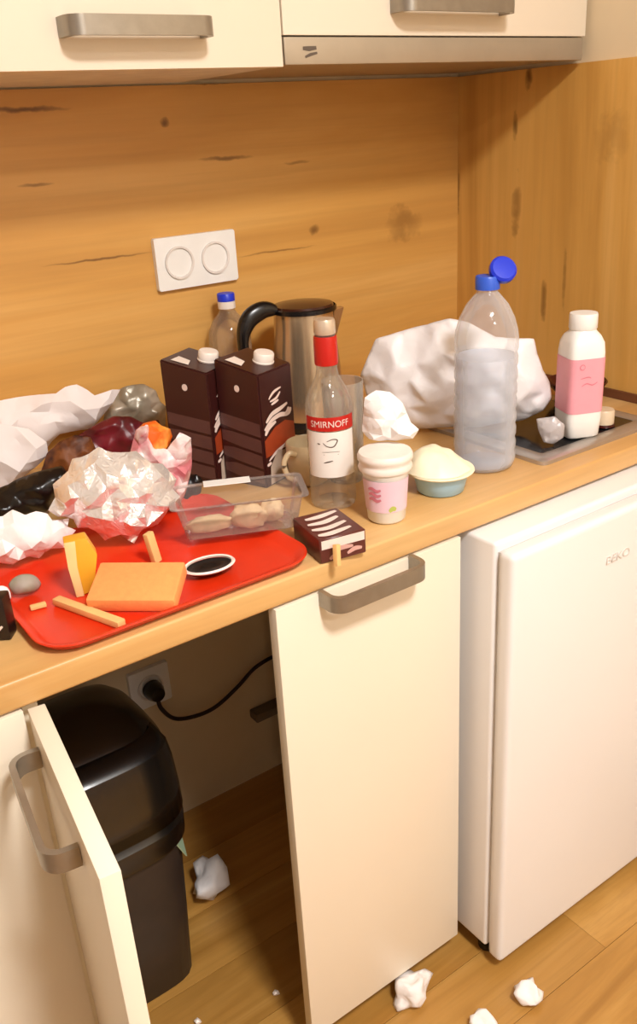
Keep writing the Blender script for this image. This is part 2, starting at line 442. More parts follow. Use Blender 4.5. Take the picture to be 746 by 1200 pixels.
def stroke(pts, w, fn, bm=None):
    """a pen stroke as a flat ribbon of 2D points mapped on a surface by fn(u, v)"""
    bm = bm or bmesh.new(); P = [Vector((a, b)) for a, b in pts]; prev = None
    for i, p in enumerate(P):
        t = (P[min(i+1, len(P)-1)]-P[max(i-1, 0)]).normalized(); nn = Vector((-t.y, t.x))*w*0.5*(0.4+0.6*math.sin(PI*(i+0.5)/len(P)))
        cur = (bm.verts.new(fn(*(p+nn))), bm.verts.new(fn(*(p-nn))))
        if prev: bm.faces.new((prev[0], cur[0], cur[1], prev[1]))
        prev = cur
    return bm
def curve2(pts, sub=6): return [(v.x, v.y) for v in smooth_path([(a, b, 0) for a, b in pts], sub)]
def flat_poly(pts, fn, bm=None):
    bm = bm or bmesh.new(); bm.faces.new([bm.verts.new(fn(*q)) for q in pts]); return bm

ZT = 0.8185; ZB = 0.7857; YF = -0.60; YD = -0.6011

# ------------------------------------------------------------------ the room
structure(obj('floor', box((-3.3, -3.3, -0.06), (0.0, 0.0, -0.004)), m_joint)); floor = bpy.data.objects['floor']
pw, pl = 0.125, 0.92
pm = box((0.0004, 0.0004, -0.004), (pl-0.0004, pw-0.0004, 0.0), 0.0)
first = obj('plank', pm, m_floor); pme = first.data
bpy.data.objects.remove(first)
for r in range(16):
    x = 0.0-pl-[0.0, -0.55, -0.27, -0.72][r % 4]
    while x > -2.6:
        lo = x; 
        o = bpy.data.objects.new('plank', pme); COL.objects.link(o); o.parent = floor
        sc = 1.0
        if lo+pl > 0: sc = (0.0-lo)/pl
        o.location = (lo, -pw*(r+1), 0); o.scale = (sc, 1, 1)
        x -= pl
wall_back = structure(obj('wall_back', box((-3.3, 0.0, 0), (0.06, 0.06, 2.42)), m_wallp))
wall_right = structure(obj('wall_right', box((0.0, -3.3, 0), (0.06, 0.0, 2.42)), m_wallp))
structure(obj('wall_left', box((-3.36, -3.3, 0), (-3.3, 0.06, 2.42)), m_wallroom))
structure(obj('wall_front', box((-3.3, -3.36, 0), (0.06, -3.3, 2.42)), m_wallroom))
structure(obj('ceiling', box((-3.36, -3.36, 2.42), (0.06, 0.06, 2.46)), m_ceil))
bp = obj('backsplash_panel', box((-2.3, -0.008, ZT+0.0002), (-0.0082, -0.0002, 1.374)), m_back, wall_back)
sp = obj('side_panel', box((-0.008, -1.10, ZT+0.0002), (-0.0002, -0.0002, 1.374)), m_side, wall_right)
l = thing('ceiling_lamp', 'round white ceiling lamp lighting the kitchenette', 'lamp', (LAMP[0], LAMP[1], 2.42))
obj('lamp_base', lathe([(0, 0), (0.2, 0), (0.2, -0.03), (0.19, -0.034), (0, -0.034)]), m_whitep, l, 40)
mglow = NT('lamp_diffuser'); mglow.b.inputs['Emission Color'].default_value = (1, 0.86, 0.7, 1); mglow.b.inputs['Emission Strength'].default_value = 2.0
obj('diffuser', lathe([(0.186, -0.0342), (0.186, -0.046), (0.15, -0.054), (0, -0.057)]), mglow.m, l, 40)

# ------------------------------------------------------------------ worktop
wt = obj('worktop', box((-2.0, YF, ZB), (-0.0002, -0.0003, ZT), 0.004, 3), m_top, None, 40)
tag(wt, 'long oak-effect worktop carrying the pile of rubbish', 'worktop')

# ------------------------------------------------------------------ base units
def door_panel(name, w, h, t, m, parent):
    return obj(name, box((0, -t, 0), (w, 0, h), 0.0012, 2), m, parent, 40)
ZDB, ZDT = 0.042, 0.7825
DT = 0.0175
# closed unit at the left edge
u = thing('base_cabinet', 'closed cream base cabinet beyond the hinges of the open door', 'cabinet', (-1.55, 0, 0))
obj('body', box((-0.06, -0.580, 0.08), (0.380, -0.02, 0.782)), m_edge, u)
obj('plinth', box((-0.06, -0.53, 0), (0.380, -0.51, 0.0795)), m_edge, u)
d = door_panel('door', 0.438, ZDT-ZDB, DT, m_cream, u); d.location = (-0.06, -0.5835, ZDB)
h = obj('handle', handle_mesh(0.19, 0), m_nickel, d, 40); h.location = (0.2, -DT, 0.69)
# open-fronted unit with its door swung out
u = thing('base_cabinet', 'open bottomless sink cabinet whose cream door is swung out beside the black bin', 'cabinet', (-1.168, 0, 0))
obj('side_panel', box((-0.0005, -0.580, 0), (0.0155, -0.02, 0.782)), m_edge, u)
a = math.radians(-96.92)
d = door_panel('door', 0.258, ZDT-ZDB, DT, m_cream, u); d.location = (0.0178, -0.6015, ZDB); d.rotation_euler = (0, 0, a)
h = obj('handle', handle_mesh(0.150, 0, out=0.029), m_nickel, d, 40); h.location = (0.106, -DT, 0.702)
# closed unit with the tall cream door
u = thing('base_cabinet', 'cream cabinet door with a bar handle closed beside the white fridge', 'cabinet', (-0.8705, 0, 0))
obj('side_panel', box((0.282, -0.580, 0.045), (0.298, -0.38, 0.7845)), m_edge, u)
obj('top_rail', box((0.08, -0.580, 0.735), (0.2815, -0.564, 0.7845)), m_edge, u)
d = door_panel('door', 0.2995, ZDT-ZDB, DT, m_cream, u); d.location = (0, -0.5835, ZDB)
h = obj('handle', handle_mesh(0.144, 0), m_nickel, d, 40); h.location = (0.137, -DT, 0.7345)

# ------------------------------------------------------------------ fridge
fr = thing('fridge', 'white undercounter fridge standing beside the cream cabinet door', 'fridge', (-0.549, 0, 0))
FW = 0.50
obj('body', box((0.0, -0.6432, 0.036), (FW, -0.06, 0.780), 0.006, 3), m_fridge, fr, 40)
obj('door_seal', box((0.006, -0.6475, 0.046), (FW-0.006, -0.6433, 0.766)), m_seal, fr)
fd = obj('door', box((0.0, -0.676, 0.026), (FW, -0.6477, 0.772), 0.010, 4), m_fridge, fr, 60)
for (x, y) in ((0.03, -0.62), (FW-0.03, -0.62), (0.03, -0.1), (FW-0.03, -0.1)):
    obj('foot', lathe([(0, 0), (0.016, 0), (0.016, 0.012), (0.01, 0.014), (0.01, 0.0359), (0, 0.0359)], 20, center=(x, y)), m_dark, fr, 40)
tb = text_bm('BEKO', 0.019, 0.0006)
bmesh.ops.transform(tb, matrix=Matrix.Translation((0.549-0.3265, -0.6766, 0.699)) @ Matrix.Rotation(PI/2, 4, 'X') @ Matrix.Diagonal((1.15, 1, 1, 1)), verts=tb.verts)
obj('logo', tb, mat('logo_grey', (214, 208, 202), 0.4), fd)

# ------------------------------------------------------------------ upper units
ub = -0.3063
u = thing('wall_cabinet', 'cream wall cabinet with a handle over the wall socket', 'cabinet', (-1.052, 0, 1.376))
obj('body', box((0.0, ub+0.019, 0.0165), (0.4410, -0.0085, 0.70)), m_edge, u)
obj('bottom_panel', box((0.0, ub+0.019, 0.0005), (0.4410, -0.0085, 0.0160)), mat('underside_board', (222, 212, 196), 0.6), u)
d = obj('door', box((0.0, ub, -0.0005), (0.4412, ub+0.018, 0.70), 0.0012, 2), m_cream, u, 40)
h = obj('handle', handle_mesh(0.180, 0), m_nickel, d, 40); h.location = (0.2335, ub, 0.0425)
u = thing('wall_cabinet', 'cream wall cabinet above the slim cooker hood', 'cabinet', (-0.6094, 0, 1.376))
obj('body', box((0.0, ub+0.019, 0.0355), (0.6000, -0.0085, 0.70)), m_edge, u)
d = obj('door', box((0.0012, ub, 0.0365), (0.6000, ub+0.018, 0.70), 0.0012, 2), m_cream, u, 40)
h = obj('handle', handle_mesh(0.214, 0), m_nickel, d, 40); h.location = (0.2925, ub, 0.0740)
hd = thing('cooker_hood', 'slim grey metal cooker hood under the wall cabinet', 'hood', (-0.6094, 0, 1.376))
obj('body', box((0.003, ub+0.021, 0.004), (0.594, -0.0085, 0.0350), 0.001), m_hood, hd)
hf = obj('front_strip', box((0.001, ub-0.001, 0.0015), (0.594, ub+0.020, 0.0345), 0.002, 2), m_hood, hd, 40)
lg = bmesh.new()
fn = lambda a, b: (a, ub-0.0016, b)
lg = stroke([(0.030, 0.021), (0.040, 0.0205), (0.052, 0.0215)], 0.006, fn, lg)
lg = stroke([(0.033, 0.0105), (0.042, 0.0135), (0.053, 0.0155)], 0.004, fn, lg)
obj('emblem', lg, m_ink, hf)

# ------------------------------------------------------------------ sockets
def socket(lx, lz, w, h, n, label, y, rims=True):
    s = thing('wall_socket', label, 'socket', (lx+w/2, y, lz))
    pb = prism(rrect(w, h, 0.003), -0.010, 0.0, 'xz', 0.0015); obj('plate', pb, m_whitep, s, 40)
    for i in range(n):
        cx = (i-(n-1)/2)*0.068
        r = lathe([(0.0265, 0.0), (0.0265, 0.003), (0.0235, 0.003), (0.0205, -0.006), (0, -0.006)], 32)
        bmesh.ops.transform(r, matrix=Matrix.Translation((cx, -0.0102, 0)) @ Matrix.Rotation(PI/2, 4, 'X'), verts=r.verts)
        ring = obj('socket_well', r, mat('socket_white', (228, 220, 214), 0.4), s, 40)
        for sx in (-0.0095, 0.0095):
            hb = lathe([(0, 0), (0.0028, 0), (0.0028, 0.0012), (0, 0.0012)], 12)
            bmesh.ops.transform(hb, matrix=Matrix.Translation((cx+sx, -0.0044, 0)) @ Matrix.Rotation(PI/2, 4, 'X'), verts=hb.verts)
            obj('hole', hb, m_ink, ring)
    return s
socket(-0.692, 1.108, 0.1516, 0.084, 2, 'white double wall socket set in the oak backsplash', -0.0083)
sk = socket(-0.853, 0.335, 0.082, 0.084, 1, 'white single socket low on the wall behind the black bin', -0.0002)
pg = thing('power_cord', 'dark power cord plugged in low behind the bin, trailing behind the cream door', 'cord', (-0.812, -0.0165, 0.335))
b = lathe([(0, 0), (0.019, 0), (0.019, 0.014), (0.014, 0.028), (0, 0.031)], 24)
bmesh.ops.transform(b, matrix=Matrix.Rotation(PI/2, 4, 'X'), verts=b.verts); obj('plug', b, m_dark, pg, 40)
pts = [(0, -0.022, -0.008), (0.004, -0.022, -0.035), (0.030, -0.016, -0.074), (0.075, -0.010, -0.094), (0.125, -0.006, -0.097), (0.18, -0.004, -0.075), (0.225, -0.002, -0.05), (0.275, -0.001, -0.042), (0.33, 0.006, -0.05)]
obj('cable', tube(smooth_path(pts), 0.0042), m_rubber, pg, 60)
br = obj('wall_bracket', box((-0.600, -0.030, 0.158), (-0.525, -0.0005, 0.178), 0.003), mat('bracket_grey', (120, 104, 84), 0.5), None, 40)
tag(br, 'small dull bracket on the wall behind the cream door', 'bracket')

# ------------------------------------------------------------------ bin
bn = thing('rubbish_bin', 'black plastic bin with a domed glossy lid in the open cabinet', 'bin', (-1.029, -0.266, 0))
obj('body', loft([super_ring(0, 0, z, a, b, 5) for z, a, b in ((0.0, .088, .090), (0.004, .093, .095), (0.15, .100, .102), (0.300, .106, .108))]), m_bin, bn, 50)
lp = [(0.300, .108, .111, 0), (0.296, .114, .117, 0), (0.304, .118, .121, 0), (0.338, .119, .122, 0), (0.347, .1155, .116, .0005), (0.39, .115, .114, .001), (0.44, .112, .110, .003), (0.468, .108, .105, .005), (0.492, .094, .087, .010), (0.510, .075, .065, .016), (0.522, .052, .042, .020), (0.527, .030, .022, .022), (0.528, .008, .006, .022)]
def lid_ring(z, a, b, dy, off=0): return super_ring(0, dy, z, a+off, b+off, 3.6, 64)
ld = obj('lid', loft([lid_ring(*q) for q in lp]), m_binlid, bn, 35)
fb = bmesh.new(); G = []
for (z, a, b, dy) in ((0.351, .1155, .116, .0005), (0.39, .115, .114, .001), (0.44, .112, .110, .003), (0.468, .108, .105, .005), (0.492, .094, .087, .010)):
    ring = lid_ring(z, a, b, dy, 0.003); G.append([fb.verts.new(q) for q in ring[38:58]])
for A, B in zip(G, G[1:]):
    for i in range(len(A)-1): fb.faces.new((A[i], A[i+1], B[i+1], B[i]))
fl = obj('flap', fb, m_binlid, ld, 16)
sm = fl.modifiers.new('solid', 'SOLIDIFY'); sm.thickness = 0.0025; sm.offset = 1
gb = bmesh.new()
for q in ([(0.082, -0.107, 0.298), (0.110, -0.075, 0.298), (0.108, -0.060, 0.286), (0.097, -0.102, 0.262)],):
    gb.faces.new([gb.verts.new(v) for v in q])
t_ = obj('liner_edge', gb, m_greentag, bn); s_ = t_.modifiers.new('solid', 'SOLIDIFY'); s_.thickness = 0.002; t_['label'] = 'pale green bag edge under the lid'

# ------------------------------------------------------------------ paper on the floor
def floor_paper(xy, rx, ry, rz, seed, label, grp='crumpled papers on the floor', m=m_paper, amp=.36):
    o = obj('crumpled_paper', wad(rx, ry, rz, seed, amp), m, None, 180); film(o, 1); o.location = (xy[0], xy[1], 0.0005); o.rotation_euler = (0, 0, seed*1.3)
    tag(o, label, 'paper', grp); return o
floor_paper((-0.8388, -0.2218), 0.042, 0.034, 0.040, 3, 'crumpled white tissue on the floor beside the black bin')
floor_paper((-0.6866, -0.6168), 0.036, 0.026, 0.026, 5, 'crumpled white paper below the cream cabinet door')
floor_paper((-0.5449, -0.7324), 0.022, 0.022, 0.018, 8, 'small white paper scrap below the fridge door')
floor_paper((-0.6342, -0.7257), 0.026, 0.018, 0.014, 11, 'white paper scrap between the two others, cut by the picture edge')
for xy, sd, lb in (((-0.8598, -0.4762), 2, 'pale crumb in the shade of the cream cabinet door'), ((-0.9853, -0.4408), 6, 'pale crumb by the open door below the bin')):
    o = obj('crumb', wad(0.006, 0.005, 0.005, sd, .3, sub=1), m_cap, None, 30); o.location = (xy[0], xy[1], 0.0005); tag(o, lb, 'crumb', 'crumbs on the floor')

# ------------------------------------------------------------------ hob and what stands there
ZG = ZT+0.008
hb = thing('hob', 'black glass hob with a steel rim set in the worktop corner', 'hob', (0, 0, ZT))
x0, x1, y0, y1 = -0.365, -0.084, -0.5623, -0.10
fb = bmesh.new()
out = rrect(x1-x0, y1-y0, 0.012, 4, (x0+x1)/2, (y0+y1)/2); inn = rrect(x1-x0-0.05, y1-y0-0.05, 0.006, 4, (x0+x1)/2, (y0+y1)/2); inn2 = rrect(x1-x0-0.056, y1-y0-0.056, 0.006, 4, (x0+x1)/2, (y0+y1)/2)
out2 = rrect(x1-x0-0.008, y1-y0-0.008, 0.010, 4, (x0+x1)/2, (y0+y1)/2)
loft([[(a, b, 0.0002) for a, b in inn2], [(a, b, 0.0002) for a, b in out], [(a, b, 0.006) for a, b in out], [(a, b, 0.008) for a, b in out2], [(a, b, 0.008) for a, b in inn], [(a, b, 0.006) for a, b in inn2], [(a, b, 0.0002) for a, b in inn2]], False, fb)
obj('rim', fb, m_steel, hb, 35)
obj('glass_top', prism(inn2, 0.0006, 0.0064, 'xy'), m_glassblk, hb)
kx, ky = -0.168, -0.516
obj('knob', lathe([(0, 0.0125), (0.0165, 0.0125), (0.0165, 0.033), (0.015, 0.0355), (0, 0.0355)], 28, center=(kx, ky)), m_knob, hb, 40)
obj('knob_base', lathe([(0, 0.0082), (0.0185, 0.0082), (0.018, 0.0124), (0, 0.0124)], 28, center=(kx, ky)), m_maroon, hb, 40)
obj('wall_seal', box((-0.0135, -0.599, 0.0004), (-0.0085, -0.012, 0.016)), mat('seal_brown', (110, 66, 40), 0.5), wt)
for o in (bpy.data.objects['wall_seal'],): o.location = (0, 0, ZT)
dish = thing('maroon_bowl', 'small dark maroon bowl behind the pink bottle', 'bowl', (-0.080, -0.388, ZT+0.0070))
obj('bowl_body', lathe([(0, 0), (0.022, 0), (0.026, 0.006), (0.046, 0.024), (0.053, 0.034), (0.051, 0.036), (0.043, 0.026), (0.022, 0.010), (0, 0.008)], 36), m_maroon, dish, 60)

# pink drink bottle
def sqring(z, a, e=5): return super_ring(0, 0, z, a, a, e, 48)
bt = thing('drink_bottle', 'white square plastic bottle with a pink label on the hob', 'bottle', (*(-0.2308, -0.5128), ZT+0.0082), math.radians(-24))
obj('body', loft([sqring(z, a, e) for z, a, e in ((0, .024, 5), (.003, .0275, 5), (.03, .029, 6), (.135, .029, 6), (.150, .028, 5), (.160, .024, 4), (.166, .0205, 2.2), (.169, .0195, 2))]), m_whitep, bt, 60)
obj('label', loft([sqring(z, .0296, 6) for z in (.042, .128)], False), m_pinkb, bt, 60)
obj('cap', lathe([(0, .1692), (.0205, .1692), (.0215, .171), (.0215, .190), (.0205, .193), (0, .194)], 32), m_whitep, bt, 40)
pb_ = bmesh.new()
fn = lambda a, b: (a, -0.0302, b)
cc = [(math.cos(2*PI*i/16)*.004-.012, math.sin(2*PI*i/16)*.004+.116) for i in range(17)]
stroke(cc, .0016, fn, pb_); stroke(curve2([(-.012, .086), (-.004, .09), (.006, .087), (.014, .091)]), .002, fn, pb_); stroke(curve2([(-.014, .098), (-.002, .1), (.003, .098)]), .0018, fn, pb_)
obj('label_print', pb_, m_pinkd, bt)

# big clear water bottle
bt = thing('water_bottle', 'big clear ribbed plastic bottle with a flipped-up blue cap', 'bottle', (*(-0.4216, -0.4965), ZT+0.0004))
prof = [(0, .004), (.026, .004), (.034, 0), (.042, .004), (.0455, .014)]
z = .014
for k in range(8):
    prof += [(.0455, z+.006), (.0436, z+.012), (.0455, z+.018)]; z += .021
prof += [(.0455, z+.01), (.044, z+.022), (.039, z+.040), (.030, z+.058), (.020, z+.070), (.0145, z+.076), (.0145, z+.094)]
ZTOP = z+.094
obj('bottle_wall', lathe(prof, 48), m_petblue, bt, 70)
obj('water', lathe([(0, .0055), (.040, .0065), (.0432, .016), (.0432, .168), (0, .168)], 40), m_water, bt, 60)
cp = obj('cap', lathe([(0, ZTOP-.014), (.0172, ZTOP-.014), (.0172, ZTOP+.002), (.016, ZTOP+.004), (0, ZTOP+.004)], 28), m_blue2, bt, 40)
fl_ = lathe([(0, 0), (.017, 0), (.019, .003), (.019, .010), (.016, .013), (0, .014)], 28)
bmesh.ops.transform(fl_, matrix=Matrix.Translation((.018, -.008, ZTOP+.007)) @ Vector((-0.35, -0.75, 0.56)).to_track_quat('Z', 'Y').to_matrix().to_4x4(), verts=fl_.verts)
obj('flip_top', fl_, m_blue, cp, 40)

# white carrier bag behind it
bundle('carrier_bag', 'white crumpled plastic bag slumped behind the big clear bottle', 'bag', ((-0.3519, -0.3551, 0.8267), -0.7629, [(-0.152, 0.079), (-0.124, 0.150), (-0.082, 0.163), (-0.041, 0.173), (-0.005, 0.185), (0.023, 0.176), (0.067, 0.148), (0.099, 0.144), (0.128, 0.141), (0.134, 0.111), (0.144, 0.080), (0.155, 0.057), (0.159, 0.028), (0.147, 0.002), (0.115, -0.019), (0.043, -0.030), (-0.072, -0.032), (-0.129, -0.010), (-0.142, 0.035)]), 0.034, m_bagw, 4, 0.0105, 0.021, 0.75)
o = bundle('plastic_scrap', 'twisted clear plastic scrap on the hob edge before the white bag', 'plastic scrap', ((-0.3003, -0.5187, 0.8265), -0.8747, [(-0.023, 0.040), (0.005, 0.046), (0.021, 0.030), (0.020, 0.005), (0.005, -0.008), (-0.010, -0.005), (-0.019, 0.018)]), 0.009, m_clearbag, 6, 0.003, 0.009, 0.5)

# yoghurt tub with its lid bulging up
tb_ = thing('dessert_tub', 'shallow blue tub with a domed pale lid on the worktop edge', 'tub', (*(-0.5358, -0.5236), ZT+0.0004))
obj('cup', lathe([(0, .001), (.030, 0), (.033, .002), (.0385, .026), (.0395, .029), (0, .029)], 40), m_tubblue, tb_, 50)
obj('rim', lathe([(.0385, .0292), (.046, .0292), (.0475, .031), (.0468, .033), (.038, .0328)], 40), m_cream_f, tb_, 50)
bm = bmesh.new(); Rr = []
for k in range(10):
    s = 1-k/9.0; ring = []
    for i in range(44):
        t = 2*PI*i/44; wob = 1+0.06*noise.noise(Vector((math.cos(t)*2, math.sin(t)*2, k*0.2)))*(1-s+0.6)
        r = 0.046*s*wob; hgt = .0335+.036*(1-s**2.6)*(0.75+0.35*math.sin(t-0.6)*s)+0.003*noise.noise(Vector((math.cos(t)*3*s, math.sin(t)*3*s, 4)))
        if k == 0: hgt = .0335
        ring.append((r*math.cos(t)-0.002, r*math.sin(t)+0.004, hgt))
    Rr.append(ring)
obj('lid', loft(Rr[:-1]), m_cream_f, tb_, 60)
# second stack: fruit yoghurt cup with white lids and paper on it
cu = thing('yoghurt_cup', 'tall white and pink yoghurt cup under white lids and paper', 'cup', (*(-0.6545, -0.5469), ZT+0.0004))
obj('cup', lathe([(0, .001), (.022, 0), (.025, .003), (.0300, .066), (.0315, .068), (.0315, .071), (0, .071)], 40), m_whitep, cu, 50)
va = math.atan2(-(-1.3832+0.545)-0, -1.3348+0.653)
vc = math.atan2(-1.3832+0.545, -1.3348+0.653)
obj('label', arc_patch(.0264, vc-1.5, vc+1.35, .018, .062, 24, .0006, .0297), m_lilac, cu, 60)
def conemap(ang0, r0, r1, H): return lambda a, b: ((r0+(r1-r0)*b/H+.0010)*math.cos(ang0+a/r1), (r0+(r1-r0)*b/H+.0010)*math.sin(ang0+a/r1), b)
cm = conemap(vc, .0250, .0302, .068); pr = bmesh.new()
for row, zz in enumerate((.050, .043, .036)):
    stroke(curve2([(-.026, zz), (-.020, zz+.002), (-.013, zz-.001), (-.007, zz+.001)]), .005, cm, pr)
obj('fruit_print', pr, m_pinkd, cu)
pr = bmesh.new(); stroke(curve2([(.004, .020), (.009, .024), (.014, .022)]), .007, cm, pr); obj('leaf_print', pr, m_green, cu)
obj('lid', lathe([(.020, .0712), (.034, .0712), (.0355, .075), (.034, .079), (.0335, .083), (.036, .086), (.0362, .091), (.034, .095), (0, .096)], 40), m_cap, cu, 50)
o = bundle('napkin', 'white paper napkin bunched on top of the pink yoghurt cup', 'napkin', ((-0.6344, -0.5228, 0.8185), -0.6832, [(-0.030, 0.099), (-0.025, 0.146), (-0.010, 0.155), (0.009, 0.152), (0.025, 0.135), (0.035, 0.109), (0.046, 0.099), (0.037, 0.087), (0.004, 0.084), (-0.021, 0.087)]), 0.020, m_paper, 12, 0.0070, 0.013, 0.85, True, lv=1)
o.location.z = ZT+0.0966

# tumbler behind the vodka bottle
tu = obj('drinking_glass', lathe([(0, .004), (.022, .004), (.024, 0), (.0255, .003), (.030, .150), (.0285, .150), (.0240, .008), (0, .007)], 36), m_tumbler, None, 60)
tu.location = (*(-0.6063, -0.3959), ZT+0.0004); tag(tu, 'tall clear drinking glass squeezed between the red-capped bottle and the pink cup', 'glass')

# vodka bottle
vb = thing('vodka_bottle', 'clear glass spirit bottle with a red neck band and white label', 'bottle', (*(-0.6729, -0.4535), ZT+0.0004))
obj('glass_wall', lathe([(0, .005), (.024, .004), (.0295, 0), (.0315, .005), (.0318, .012), (.0318, .138), (.0305, .150), (.0255, .163), (.0190, .174), (.0155, .181), (.0138, .190), (.0133, .214), (.0133, .236)], 48), m_glass, vb, 60)
obj('neck_band', lathe([(.0140, .196), (.0152, .1965), (.0156, .200), (.0156, .230), (.0150, .2335), (.0138, .234)], 36), m_redlab, vb, 40)
obj('cap', lathe([(0, .2362), (.0134, .2362), (.0142, .238), (.0142, .252), (.0128, .2555), (0, .256)], 32), mat('cap_silver', (214, 196, 174), 0.3, 0.4), vb, 40)
vv = math.atan2(-1.3832+0.486, -1.3348+0.69)
obj('paper_label', arc_patch(.0318, vv-1.15, vv+1.15, .048, .112, 24), m_whitelab, vb, 60)
cm = lambda a, b: ((.0318+.0010)*math.cos(vv+a/.0318), (.0318+.0010)*math.sin(vv+a/.0318), b+.0135)
rb = arc_patch(.0318, vv-1.2, vv+1.2, .1135, .1325, 24, .0008); obj('red_label', rb, m_redlab, vb, 60)
tx = text_bm('SMIRNOFF', .0125)
for v in tx.verts: v.co = Vector(((.0318+.0014)*math.cos(vv+v.co.x/.0318*0.92), (.0318+.0014)*math.sin(vv+v.co.x/.0318*0.92),   .1228+v.co.y))
obj('lettering', tx, m_offw, vb)
ib = bmesh.new()
stroke(curve2([(-.010, .084), (-.004, .079), (.004, .079), (.009, .087), (.003, .089), (-.005, .086)]), .0016, cm, ib)
stroke(curve2([(-.018, .083), (-.014, .082)]), .0018, cm, ib)
stroke(curve2([(-.010, .056), (-.004, .0575), (.002, .059)]), .0018, cm, ib)
stroke(curve2([(-.012, .0712), (0, .0715), (.012, .0712)]), .0006, cm, ib); stroke([(-.010, .0675), (.010, .0675)], .0006, cm, ib)
obj('label_print', ib, m_ink, vb)

# ------------------------------------------------------------------ cartons
def carton(loc, rz, label):
    c = thing('milk_carton', label, 'carton', (*loc, ZT+0.0004), rz, 'brown chocolate drink cartons')
    W, H, S = 0.079, 0.170, 0.016; k_ = W/0.063
    # box with a slanted top, higher at the back left
    bm = bmesh.new()
    v = [bm.verts.new(q) for q in ((-W/2, -W/2, 0), (W/2, -W/2, 0), (W/2, W/2, 0), (-W/2, W/2, 0), (-W/2, -W/2, H), (W/2, -W/2, H), (W/2, W/2, H+S), (-W/2, W/2, H+S))]
    for f in ((0, 1, 2, 3), (4, 5, 6, 7), (0, 1, 5, 4), (1, 2, 6, 5), (2, 3, 7, 6), (3, 0, 4, 7)): bm.faces.new([v[i] for i in f])
    bmesh.ops.bevel(bm, geom=bm.edges[:], offset=0.002, segments=2, affect='EDGES')
    body = obj('body', bm, m_brown, c, 40)
    cb = lathe([(0, 0), (.0155, 0), (.016, .002), (.0150, .003), (.0150, .013), (.0135, .015), (0, .0155)], 28)
    bmesh.ops.transform(cb, matrix=Matrix.Translation((0.010, -0.012, H+S*0.31+.0004)) @ Matrix.Rotation(math.atan2(S, W), 4, 'X'), verts=cb.verts)
    obj('cap', cb, m_cap, c, 40)
    top = lambda a, b: (a, b, H+S*(b+W/2)/W+.0009)
    obj('top_seam', flat_poly([(-.030, -.004), (-.030, .026), (-.008, .026), (-.012, 0.004)], top), m_cap, body)
    L = lambda a, b: (-W/2-.0006, -a*k_, b)        # the wide face with the chocolate print
    for k in range(4):
        zt_ = .104-.024*k
        obj('print_block', flat_poly([(-.029, zt_+.004-.002*k), (-.012, zt_+.001), (.012, zt_-.003), (.029, zt_-.006), (.029, zt_-.026), (.0, zt_-.021), (-.029, zt_-.014)], L), m_choc, body)
    L2 = lambda a, b: (-W/2-.0008, -a, b)
    obj('print_dot', flat_poly([(.0+.0048*math.cos(2*PI*i/14), .147+.0052*math.sin(2*PI*i/14)) for i in range(14)], L2), m_offw, body)
    R = lambda a, b: (a*k_, -W/2-.0006, b); R2 = lambda a, b: (a*k_, -W/2-.0009, b)
    obj('print_panel', flat_poly([(-.029, .046), (.029, .050), (.029, .082), (.012, .090), (-.008, .086), (-.029, .072)], R), m_rust, body)
    sb = bmesh.new()
    for q in ([(-.024, .098), (-.012, .107), (.004, .110), (.018, .114)], [(-.028, .088), (-.014, .098), (.002, .101), (.014, .099), (.020, .107)], [(-.027, .080), (-.020, .089), (-.006, .094)], [(.012, .097), (.020, .099), (.024, .105)]): stroke(curve2(q), .0068, R2, sb)
    for q in ([(-.016, .130), (-.006, .138), (.008, .141)], [(-.014, .126), (-.002, .128), (.006, .135)], [(-.012, .121), (.002, .124)]): stroke(curve2(q), .004, R2, sb)
    for q in ([(-.024, .040), (-.010, .048), (.004, .052), (.020, .058)], [(-.028, .034), (-.020, .036)], [(.006, .050), (.016, .056)]): stroke(curve2(q), .005, R2, sb)
    obj('print_script', sb, m_offw, body)
    obj('print_milk', flat_poly([(-.024, .003), (.030, .003), (.030, .044), (.018, .053), (.006, .046), (-.006, .051), (-.014, .041), (-.022, .030)], R2), m_splash, body)
    return c
def off(xy, deg):
    c, q = math.cos(math.radians(deg))*.0395, math.sin(math.radians(deg))*.0395
    return (xy[0]+c-q, xy[1]+q+c)
carton(off((-0.7156, -0.3470), 20), math.radians(20), 'brown chocolate-drink carton nearer the red-capped spirit bottle')
carton(off((-0.7601, -0.2811), 29), math.radians(29), 'brown chocolate-drink carton nearer the orange snack wrapper')

# clear bottle with the blue and white cap, behind the cartons
sb_ = thing('soda_bottle', 'clear bottle with a small blue and white cap behind the cartons', 'bottle', (-0.588, -0.052, ZT+0.0004))
obj('bottle_wall', lathe([(0, .005), (.024, 0), (.033, .006), (.034, .02), (.034, .05), (.032, .075), (.0365, .10), (.0365, .158), (.0345, .172), (.027, .188), (.017, .199), (.0128, .206), (.0128, .225)], 40), m_glass, sb_, 60)
obj('cap_ring', lathe([(.0130, .209), (.0150, .209), (.0150, .221), (0, .2212)], 28), m_cap, sb_, 40)
obj('cap', lathe([(0, .2214), (.0150, .2214), (.0150, .2325), (.0138, .234), (0, .2342)], 28), m_blue, sb_, 40)
obj('drink', lathe([(0, .006), (.030, .007), (.0325, .02), (.0325, .05), (.0305, .075), (.0325, .10), (.0325, .120), (0, .120)], 36), clear('amber_drink', (206, 160, 92), .1, (150, 96, 40), .05, .2), sb_, 60)

